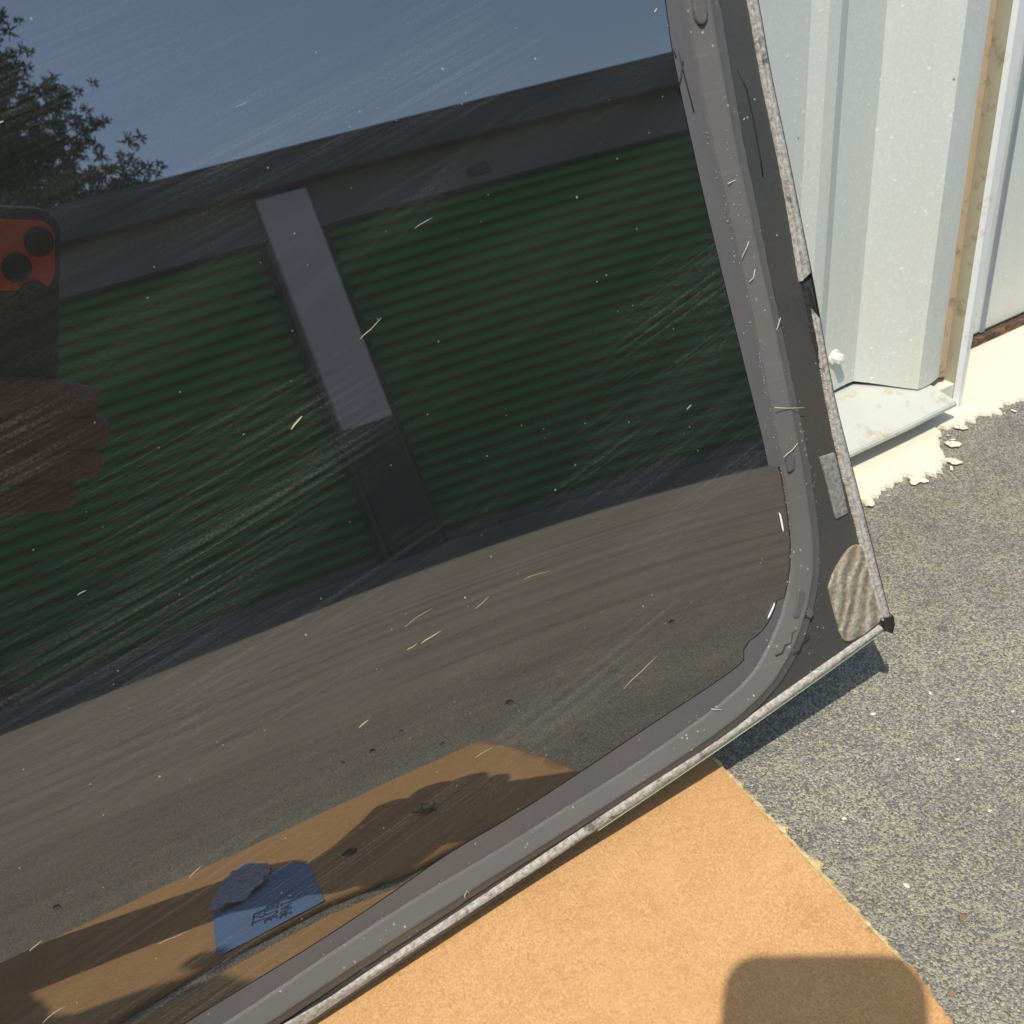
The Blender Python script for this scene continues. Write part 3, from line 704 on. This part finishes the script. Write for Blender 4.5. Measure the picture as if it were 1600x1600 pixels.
# insect-like bits of dry leaf on the flap
lf = mat_simple('dry_leaf', (.07, .04, .02), .8)
for (pts, lab) in (([(.124, .065), (.130, .073), (.136, .077), (.142, .071)], 'dry brown twiggy leaf scrap on the cardboard flap beside the arm shadow'), ([(.064, .087), (.069, .089), (.075, .089)], 'tiny dark seed pod lying on the cardboard flap')):
    mb = MB(); mb.tube([(a, b, .0062+.001*i % .002) for i, (a, b) in enumerate(pts)], [.0006, .0022, .0015, .0006][:len(pts)], 6)
    if len(pts) > 3:
        mb.tube([(.128, .071, .006), (.133, .063, .008), (.138, .061, .006)], [.0009, .0011, .0004], 5); mb.tube([(.134, .075, .006), (.133, .083, .009), (.139, .087, .007)], [.0008, .001, .0004], 5)
    tag(mb.build('leaf_scrap', lf, smooth=True), lab, 'leaf scrap')
# dark seeds and scraps out on the drive, seen as specks in the glass
MC = CAM+NW*(2*DG)
def seen_in_glass(x, y):
    r = ray(x, y); r = r-NW*(2*r.dot(NW)); t = -MC.z/r.z; return MC+r*t
for (p, s, lab) in (((1015, 964), .007, 'dark oval seed reflected right of centre on the asphalt'), ((626, 1146), .0045, 'round dark seed reflected just above the cardboard edge'), ((688, 1166), .004, 'second dark seed reflected beside the cardboard edge, nearer its corner'),
        ((538, 1195), .0035, 'small dark seed reflected above the middle of the cardboard edge'), ((90, 1420), .007, 'reddish brown scrap reflected at lower left above the cardboard'), ((583, 1176), .006, 'short dark twig scrap reflected above the cardboard edge'), ((785, 1100), .008, 'thin dark twig reflected above the cardboard corner')):
    q = seen_in_glass(*p); z = 0 if q.y > -.35 else (q.y+.35)*.041
    mb = MB(); a = rnd.uniform(-.3, .5); s *= .55; d = Vector((math.cos(a), math.sin(a), 0))*s
    mb.tube([Vector((q.x, q.y, z+.0015))-d, Vector((q.x, q.y, z+.003))-d*.3, Vector((q.x, q.y, z+.003))+d*.4, Vector((q.x, q.y, z+.001))+d], [s*.12, s*.38, s*.33, s*.08], 7)
    tag(mb.build('seed', lf, smooth=True), lab, 'seed', 'dark seeds and scraps on the drive')
# loose pebbles and scraps on the asphalt
pebm = mat_simple('pale_pebble', (.62, .60, .55), .7); 
PEB = [((1416,1385),3.2,'white oval pebble right of the cardboard'), ((1319,1280),2.4,'small white pebble beside the torn cardboard edge'), ((1364,1117),3.0,'white pebble below the shadow of the glass corner'), ((1453,1084),2.4,'pale pebble on the asphalt beside a brown fleck'), ((1496,1188),2.2,'small cream pebble in the middle of the asphalt'), ((1546,1268),2.0,'white chip near the crack at the right'), ((1582,1113),2.0,'pale chip at the right edge of the picture')]
for (p, s, lab) in PEB:
    q = on_z(*p); bm = bmesh.new(); bmesh.ops.create_icosphere(bm, subdivisions=2, radius=1)
    for v in bm.verts: v.co = Vector((v.co.x*1.5, v.co.y, v.co.z*.6))*(1+rnd.uniform(-.12, .12))*s*.00042
    me = bpy.data.meshes.new('pebble'); bm.to_mesh(me); bm.free(); me.materials.append(pebm)
    o = bpy.data.objects.new('pebble', me); o.location = (q.x, q.y, .0008); o.rotation_euler = (0, 0, rnd.uniform(0, 3)); col.objects.link(o)
    tag(o, lab, 'pebble', 'pale pebbles on the asphalt')
leafm = mat_simple('brown_leaf', (.22, .15, .10), .8, bump=.4)
for (p, s, a, lab) in (((1504,1437),.006,.3,'curled brown leaf fragment on the asphalt near the lower right'), ((1260,1236),.004,1.0,'tan leaf fragment near the top of the torn cardboard edge'), ((1486,1558),.005,2.6,'small tan scrap beside the lower cardboard edge')):
    q = on_z(*p); v = []; f = []
    for i in range(7):
        t = i/6; wdt = s*.35*math.sin(math.pi*min(.95, max(.05, t)))
        for k_ in (-1, 0, 1): v.append((q.x+math.cos(a)*(t-.5)*s-math.sin(a)*k_*wdt, q.y+math.sin(a)*(t-.5)*s+math.cos(a)*k_*wdt, .0012+.0016*abs(k_)+.001*math.sin(t*4)))
        if i: b = 3*(i-1); f += [(b, b+1, b+4, b+3), (b+1, b+2, b+5, b+4)]
    o = obj('leaf_fragment', v, f, leafm, None, True); s_ = o.modifiers.new('solid', 'SOLIDIFY'); s_.thickness = .0003
    tag(o, lab, 'leaf')

# ------------------------------------------------------------------ storage building across the drive (seen in the glass)
YW = -4.34
sb_ = empty('storage_building', (1.5, YW, 0)); tag(sb_, 'low storage building with green roll-up doors reflected in the glass', 'building')
gr = mat_simple('grey_wall_metal', (.150, .145, .145), .6, scale=3); lt = mat_simple('pillar_paint', (.50, .49, .50), .6, scale=4, var=.08)
dkm = mat_simple('dark_grey', (.045, .050, .052), .6, scale=5); eavm = mat_simple('eave_metal', (.085, .095, .10), .5, scale=2); conc = mat_simple('concrete_sill', (.20, .20, .20), .8, scale=8)
grn = mat_simple('green_door_paint', (.038, .19, .062), .5, scale=4, var=.12)
def sbp(mb, name, mat, bevel=0): return child(mb.build(name, mat, bevel=bevel), sb_)
PIL = [(-1.28, -1.00), (.905, 1.165), (3.75, 4.05), (6.9, 7.2), (-4.3, -4.0)]; ZD0, ZD1 = -.150, 1.56
b_ = MB(); b_.box(-6.5, 10, YW-.06, YW+.02, ZD1+.0, 1.90)
for a, b in sorted(PIL): b_.box(a-.02, b+.02, YW-.06, YW+.0, -.3, ZD1-.002)
b_.box(-6.5, -4.4, YW-.06, YW, -.3, ZD1-.002); b_.box(7.3, 10, YW-.06, YW, -.3, ZD1-.002)
sbp(b_, 'header_wall', gr)
b_ = MB(); b_.box(-6.5, 10, YW-7, YW-.30, -.3, 1.88); sbp(b_, 'wall_core', gr)
b_ = MB(); b_.box(-6.6, 10.1, YW+.022, YW+.12, 1.775, 1.925); sbp(b_, 'eave_gutter', eavm, .01)
b_ = MB(); b_.add([(-6.6, YW+.09, 1.928), (10.1, YW+.09, 1.928), (10.1, YW-7, 2.35), (-6.6, YW-7, 2.35), (-6.6, YW+.09, 1.955), (10.1, YW+.09, 1.955), (10.1, YW-7, 2.4), (-6.6, YW-7, 2.4)],
   [(0,3,2,1),(4,5,6,7),(0,1,5,4),(1,2,6,5),(2,3,7,6),(3,0,4,7)]); sbp(b_, 'roof', eavm)
b_ = MB(); b_.box(-6.5, 10, YW-.06, YW+.06, -.3, ZD0-.004); sbp(b_, 'concrete_sill', conc, .006)
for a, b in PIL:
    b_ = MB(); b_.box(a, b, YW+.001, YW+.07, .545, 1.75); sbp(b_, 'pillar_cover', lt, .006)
    b_ = MB(); b_.box(a, b, YW+.001, YW+.066, ZD0-.002, .542); sbp(b_, 'pillar_lower_part', dkm, .006)  # lower part of each pillar, darker than the upper
ps = sorted(PIL)
for (a, b) in zip(ps, ps[1:]):
    x0, x1 = a[1]+.02, b[0]-.02; nS = 25; pitch = (ZD1-ZD0-.05)/nS; v = []; f = []
    pr = []
    for i in range(nS):
        z = ZD0+.045+i*pitch
        for q, d in ((0, -.030), (.15, -.030), (.24, -.007), (.38, .003), (.6, .006), (.80, .003), (.93, -.006)): pr.append((z+q*pitch, YW-.05+d))
    pr.append((ZD1-.002, YW-.064))
    nx = 2
    for i, (z, y) in enumerate(pr):
        v += [(x0, y, z), (x1, y, z)]
        if i: o = 2*(i-1); f.append((o, o+1, o+3, o+2))
    ro = obj('roll_up_door', v, f, grn, None, False); child(ro, sb_)
    bb = MB(); bb.box(x0, x1, YW-.058, YW-.040, ZD0, ZD0+.043); bo = bb.build('bottom_bar', gr); bo.parent = ro; bo.matrix_parent_inverse = Matrix.Identity(4)
    for (q0, q1) in ((x0-.018, x0+.03), (x1-.03, x1+.018)):
        gd = MB(); gd.box(q0, q1, YW-.052, YW-.02, ZD0, ZD1-.003); gd.build('door_guide', dkm).parent = ro
bx_ = MB(); bx_.box(2.02, 2.14, YW+.021, YW+.04, 1.60, 1.65); sbp(bx_, 'name_plate', dkm, .004)

# ------------------------------------------------------------------ tree behind it
def tree(loc, H, rad, seed, label):
    r_ = random.Random(seed)
    t = empty('pine_tree', loc); tag(t, label, 'tree')
    bark = mat_simple('bark', (.10, .08, .06), .9, scale=12, bump=.6); leaf = mat_simple('pine_foliage', (.045, .065, .045), .7, scale=3, var=.6)
    mb = MB(); mb.tube([(0, 0, 0), (.1, 0, H*.35), (0, .1, H*.7), (.05, 0, H*.96)], [.28, .2, .12, .03], 10)
    cl = MB(); tips = []
    for i in range(110):
        h = H*(.30+.68*i/110); L = rad*(1-.80*((h/H-.30)/.70)**1.3)*r_.uniform(.65, 1.12); a = i*2.4+r_.uniform(-.4, .4)
        b = Vector((math.cos(a)*L, math.sin(a)*L, h+L*r_.uniform(.0, .35))); s = Vector((0, 0, h))
        mb.tube([s, s.lerp(b, .5)+Vector((0, 0, -.08)), s.lerp(b, .96)], [.06, .035, .008], 5)
        tips += [b.copy(), b.copy(), s.lerp(b, .93)]
        for k in range(74):
            q = r_.uniform(.22, 1.0); tips.append(s.lerp(b, q)+Vector((r_.gauss(0, .20), r_.gauss(0, .20), r_.gauss(0, .16)+.05)))
    for p in tips:
        sz = r_.uniform(.09, .22)
        for k in range(22):
            d = Vector((r_.gauss(0, 1), r_.gauss(0, 1), r_.gauss(0, 1)+.3)).normalized()
            s = d.orthogonal().normalized()*.012; e = p+d*sz*r_.uniform(.3, .75)
            c0 = p+d*.02; cl.add([c0-s, c0+s, e+s*.6, e-s*.6], [(0, 1, 2, 3)])
    o1 = mb.build('trunk', bark, smooth=True); o1.parent = t
    o2 = obj('crown', cl.v, cl.f, leaf, t)
tree((-1.0, -14, -.3), 8.5, 2.95, 3, 'dark bushy pine tree rising behind the reflected storage building')

# ------------------------------------------------------------------ phone that takes the picture
ph = empty('phone'); pm = Matrix((RIGHT, UP, FWD)).transposed()
# axes: local x = right, y = up, z = forward (towards the glass); determinant is mirrored, so use -right order for a proper frame
pm = Matrix((RIGHT, UP, -FWD)).transposed().to_4x4(); pm.translation = CAM-FWD*.006; ph.matrix_world = pm
tag(ph, 'dark cased phone with red orange camera plate held up before the glass', 'phone')
PX0, PX1, PY0, PY1 = -.062, .036, -.175, .044
case = mat_simple('dark_case', (.015, .018, .03), .45, scale=200); org = mat_simple('red_orange_metal', (.62, .075, .015), .35, .3); lensm = mat_simple('lens_glass', (.01, .01, .015), .05); ringm = mat_simple('lens_ring', (.05, .045, .045), .3, .8)
def rrect(x0, x1, y0, y1, r, n=8):
    out = []
    for cx, cy, a0 in ((x1-r, y1-r, 0), (x0+r, y1-r, 90), (x0+r, y0+r, 180), (x1-r, y0+r, 270)):
        for i in range(n+1): t = R(a0+90*i/n); out.append((cx+r*math.cos(t), cy+r*math.sin(t)))
    return out
def slab(name, outline, z0, z1, mat, parent, bev=.002):
    k = len(outline); v = [(x, y, z0) for x, y in outline]+[(x, y, z1) for x, y in outline]
    f = [tuple(range(k))[::-1], tuple(range(k, 2*k))]+[(i, (i+1) % k, (i+1) % k+k, i+k) for i in range(k)]
    o = fix_normals(obj(name, v, f, mat, parent)); 
    if bev: b = o.modifiers.new('bevel', 'BEVEL'); b.width = bev; b.segments = 3; b.limit_method = 'ANGLE'
    return o
slab('case', rrect(PX0, PX1, PY0, PY1, .018), 0, .014, case, ph, .003)
slab('camera_plate', rrect(PX0+.008, PX1-.006, PY1-.062, PY1-.008, .014), -.0022, .001, org, ph, .001)
slab('screen', rrect(PX0+.004, PX1-.004, PY0+.004, PY1-.004, .015), .0138, .0150, lensm, ph, 0)
for (lx, ly) in ((0, 0), (.017, .020), (.013, -.021)):
    s0 = -.0042 if (lx, ly) != (0, 0) else -.0036
    k = MB(); k.tube([(lx, ly, s0), (lx, ly, 0)], .0115, 28); rg = k.build('lens_ring', ringm, ph, bevel=.0006)
    k = MB(); k.tube([(lx, ly, s0-.0003), (lx, ly, s0+.0001)], .0085, 28); lg = k.build('lens', lensm); lg.parent = rg

# ------------------------------------------------------------------ person kneeling at the left, arm reaching to the phone
skin = mat_simple('skin', (.15, .045, .026), .55, scale=120, var=.2, bump=.3); nailm = mat_simple('nail', (.30, .13, .10), .35); cloth = mat_simple('dark_shirt', (.03, .035, .05), .9, scale=60, bump=.3); jean = mat_simple('blue_jeans', (.04, .06, .12), .9, scale=90, bump=.3)
hairm = mat_simple('brown_hair', (.03, .018, .01), .7, scale=150, bump=.8); shoe = mat_simple('shoe_leather', (.05, .04, .035), .6)
person = empty('person', (-.85, -.35, 0)); tag(person, 'person kneeling left of the camera, reaching out to hold up the phone', 'person')
def skin_obj(name, verts, edges, rads, mat, parent=None, sub=2, root=0):
    me = bpy.data.meshes.new(name); me.from_pydata([tuple(v) for v in verts], edges, []); o = bpy.data.objects.new(name, me); col.objects.link(o)
    o.modifiers.new('skin', 'SKIN'); me.materials.append(mat)
    for i, r in enumerate(rads): me.skin_vertices[0].data[i].radius = (r, r) if not isinstance(r, tuple) else r
    me.skin_vertices[0].data[root].use_root = True
    o.modifiers['skin'].use_smooth_shade = True
    s = o.modifiers.new('sub', 'SUBSURF'); s.levels = sub; s.render_levels = sub
    if parent: child(o, parent)
    return o
B = {'pel': (-1.00, -.40, .42), 'bel': (-.85, -.31, .53), 'chs': (-.63, -.19, .65), 'nk': (-.55, -.10, .755), 'hd0': (-.535, -.075, .79), 'hd': (-.50, -.05, .86), 'hdt': (-.495, -.045, .94),
     'ls': (-.53, -.10, .66), 'le': (-.43, -.15, .41), 'lw': (-.185, -.07, .355), 'lp': (-.125, -.045, .35),
     'rs': (-.68, -.35, .66), 're': (-.74, -.54, .44), 'rw': (-.62, -.46, .24), 'rp': (-.57, -.42, .20),
     'lh': (-1.04, -.28, .39), 'lk': (-.72, -.10, .44), 'la': (-.92, -.14, .09), 'lf': (-.78, -.08, .055),
     'rh': (-1.00, -.52, .39), 'rk': (-.66, -.58, .11), 'ra': (-1.05, -.68, .08), 'rf': (-1.17, -.72, .06)}
names = list(B); idx = {n_: i for i, n_ in enumerate(names)}
E_ = [('pel', 'bel'), ('bel', 'chs'), ('chs', 'nk'), ('nk', 'hd0'), ('hd0', 'hd'), ('hd', 'hdt'), ('chs', 'ls'), ('ls', 'le'), ('le', 'lw'), ('lw', 'lp'), ('chs', 'rs'), ('rs', 're'), ('re', 'rw'), ('rw', 'rp'),
      ('pel', 'lh'), ('lh', 'lk'), ('lk', 'la'), ('la', 'lf'), ('pel', 'rh'), ('rh', 'rk'), ('rk', 'ra'), ('ra', 'rf')]
rad = dict(pel=.15, bel=.14, chs=.15, nk=.07, hd0=.075, hd=.115, hdt=.085, ls=.08, le=.058, lw=.040, lp=.042, rs=.065, re=.043, rw=.028, rp=.03, lh=.10, lk=.065, la=.04, lf=.035, rh=.10, rk=.065, ra=.04, rf=.035)
body = skin_obj('body', [B[n_] for n_ in names], [(idx[a], idx[b]) for a, b in E_], [rad[n_] for n_ in names], skin, person, root=0)
def cloth_obj(name, keys, edges, mat, grow=1.13):
    ii = {k_: i for i, k_ in enumerate(keys)}
    return skin_obj(name, [B[k_] if not isinstance(k_, tuple) else k_[1] for k_ in keys], [(ii[a], ii[b]) for a, b in edges], [rad[k_]*grow for k_ in keys], mat, person)
B['lem'] = tuple(Vector(B['ls']).lerp(Vector(B['le']), .75)); rad['lem'] = .052
B['rem'] = tuple(Vector(B['rs']).lerp(Vector(B['re']), .75)); rad['rem'] = .052
B['nk0'] = tuple(Vector(B['chs']).lerp(Vector(B['nk']), .62)); rad['nk0'] = .085
cloth_obj('shirt', ['pel', 'bel', 'chs', 'nk0', 'ls', 'lem', 'rs', 'rem'], [('pel', 'bel'), ('bel', 'chs'), ('chs', 'nk0'), ('chs', 'ls'), ('ls', 'lem'), ('chs', 'rs'), ('rs', 'rem')], cloth)
cloth_obj('trousers', ['pel', 'lh', 'lk', 'la', 'rh', 'rk', 'ra'], [('pel', 'lh'), ('lh', 'lk'), ('lk', 'la'), ('pel', 'rh'), ('rh', 'rk'), ('rk', 'ra')], jean, 1.16)
for a, b in (('la', 'lf'), ('ra', 'rf')):
    A_, B_ = Vector(B[a]), Vector(B[b]); skin_obj('shoe', [A_+Vector((0, 0, -.02)), A_.lerp(B_, .6)+Vector((0, 0, -.005)), B_+(B_-A_)*.35], [(0, 1), (1, 2)], [.045, .047, .04], shoe, person)
hd = Vector(B['hd']); skin_obj('hair', [hd+Vector((-.045, -.03, -.03)), hd+Vector((-.03, -.02, .045)), hd+Vector((.015, .005, .075))], [(0, 1), (1, 2)], [.092, .108, .088], hairm, person)
fd = Vector((.72, .62, -.30)).normalized(); sdv = fd.cross(Vector((0, 0, 1))).normalized(); upv = sdv.cross(fd)
skin_obj('nose', [hd+fd*.105+upv*.015, hd+fd*.135-upv*.012], [(0, 1)], [.010, .014], skin, person)
eyem = mat_simple('eye_white', (.6, .6, .6), .2)
for s in (-1, 1):
    skin_obj('eye', [hd+fd*.102+sdv*.032*s+upv*.014, hd+fd*.108+sdv*.032*s+upv*.014], [(0, 1)], [.009, .008], eyem, person)
    skin_obj('ear', [hd+sdv*.112*s-fd*.01+upv*.015, hd+sdv*.114*s-fd*.013-upv*.02], [(0, 1)], [.014, .010], skin, person)
skin_obj('mouth', [hd+fd*.108-upv*.045-sdv*.022, hd+fd*.113-upv*.045, hd+fd*.108-upv*.045+sdv*.022], [(0, 1), (1, 2)], [.005, .007, .005], mat_simple('lips', (.35, .12, .10), .5), person)
# the hand that holds the phone: palm at the left edge of the case, four fingers wrapped across its back
def PH(x, y, z): return pm @ Vector((x, y, z))
def hand_chain(pts, rads): 
    return skin_obj('finger', pts, [(i, i+1) for i in range(len(pts)-1)], rads, skin, person)
skin_obj('palm', [Vector(B['lw']), Vector(B['lp']), PH(-.100, -.100, .004), PH(-.098, -.130, .002), PH(-.100, -.160, .002), PH(-.104, -.192, .006)], [(0, 1), (1, 2), (1, 3), (1, 4), (1, 5)], [.040, .036, .022, .022, .021, .019], skin, person)
for i, (y0, L, rr) in enumerate(((-.100, .146, .0180), (-.127, .158, .0188), (-.154, .152, .0182), (-.180, .130, .0165))):
    hand_chain([PH(-.100, y0-.002, .002), PH(-.084, y0, -.016), PH(-.084+L*.42, y0+.002, -.0185), PH(-.084+L*.74, y0-.004, -.0165), PH(-.084+L*1.0, y0-.014, -.008)], [rr*1.15, rr*1.22, rr*1.08, rr*1.06, rr*.86])
    nz = PH(-.084+L*.985, y0-.0115, -.0085-rr*.86); nb_ = MB(); nb_.box(-.006, .006, -.0045, .0045, -.0008, .0008); no = nb_.build('nail', nailm, person, bevel=.002); no.matrix_parent_inverse = Matrix.Translation(-Vector(person.location)); no.matrix_world = Matrix.Translation(nz) @ pm.to_3x3().to_4x4()
hand_chain([PH(-.104, -.112, .018), PH(-.094, -.085, .034), PH(-.064, -.062, .034), PH(-.042, -.055, .031)], [.020, .017, .0155, .012])
# other hand resting on the knee side
rp = Vector(B['rp'])
for i in range(4): hand_chain([rp+Vector((0, .03-.02*i, 0)), rp+Vector((.04, .035-.021*i, -.01)), rp+Vector((.07, .037-.021*i, -.035)), rp+Vector((.08, .037-.021*i, -.06))], [.011, .0105, .0095, .008])
hand_chain([rp+Vector((-.01, .02, 0)), rp+Vector((.02, .055, -.01)), rp+Vector((.045, .07, -.03))], [.014, .012, .009])
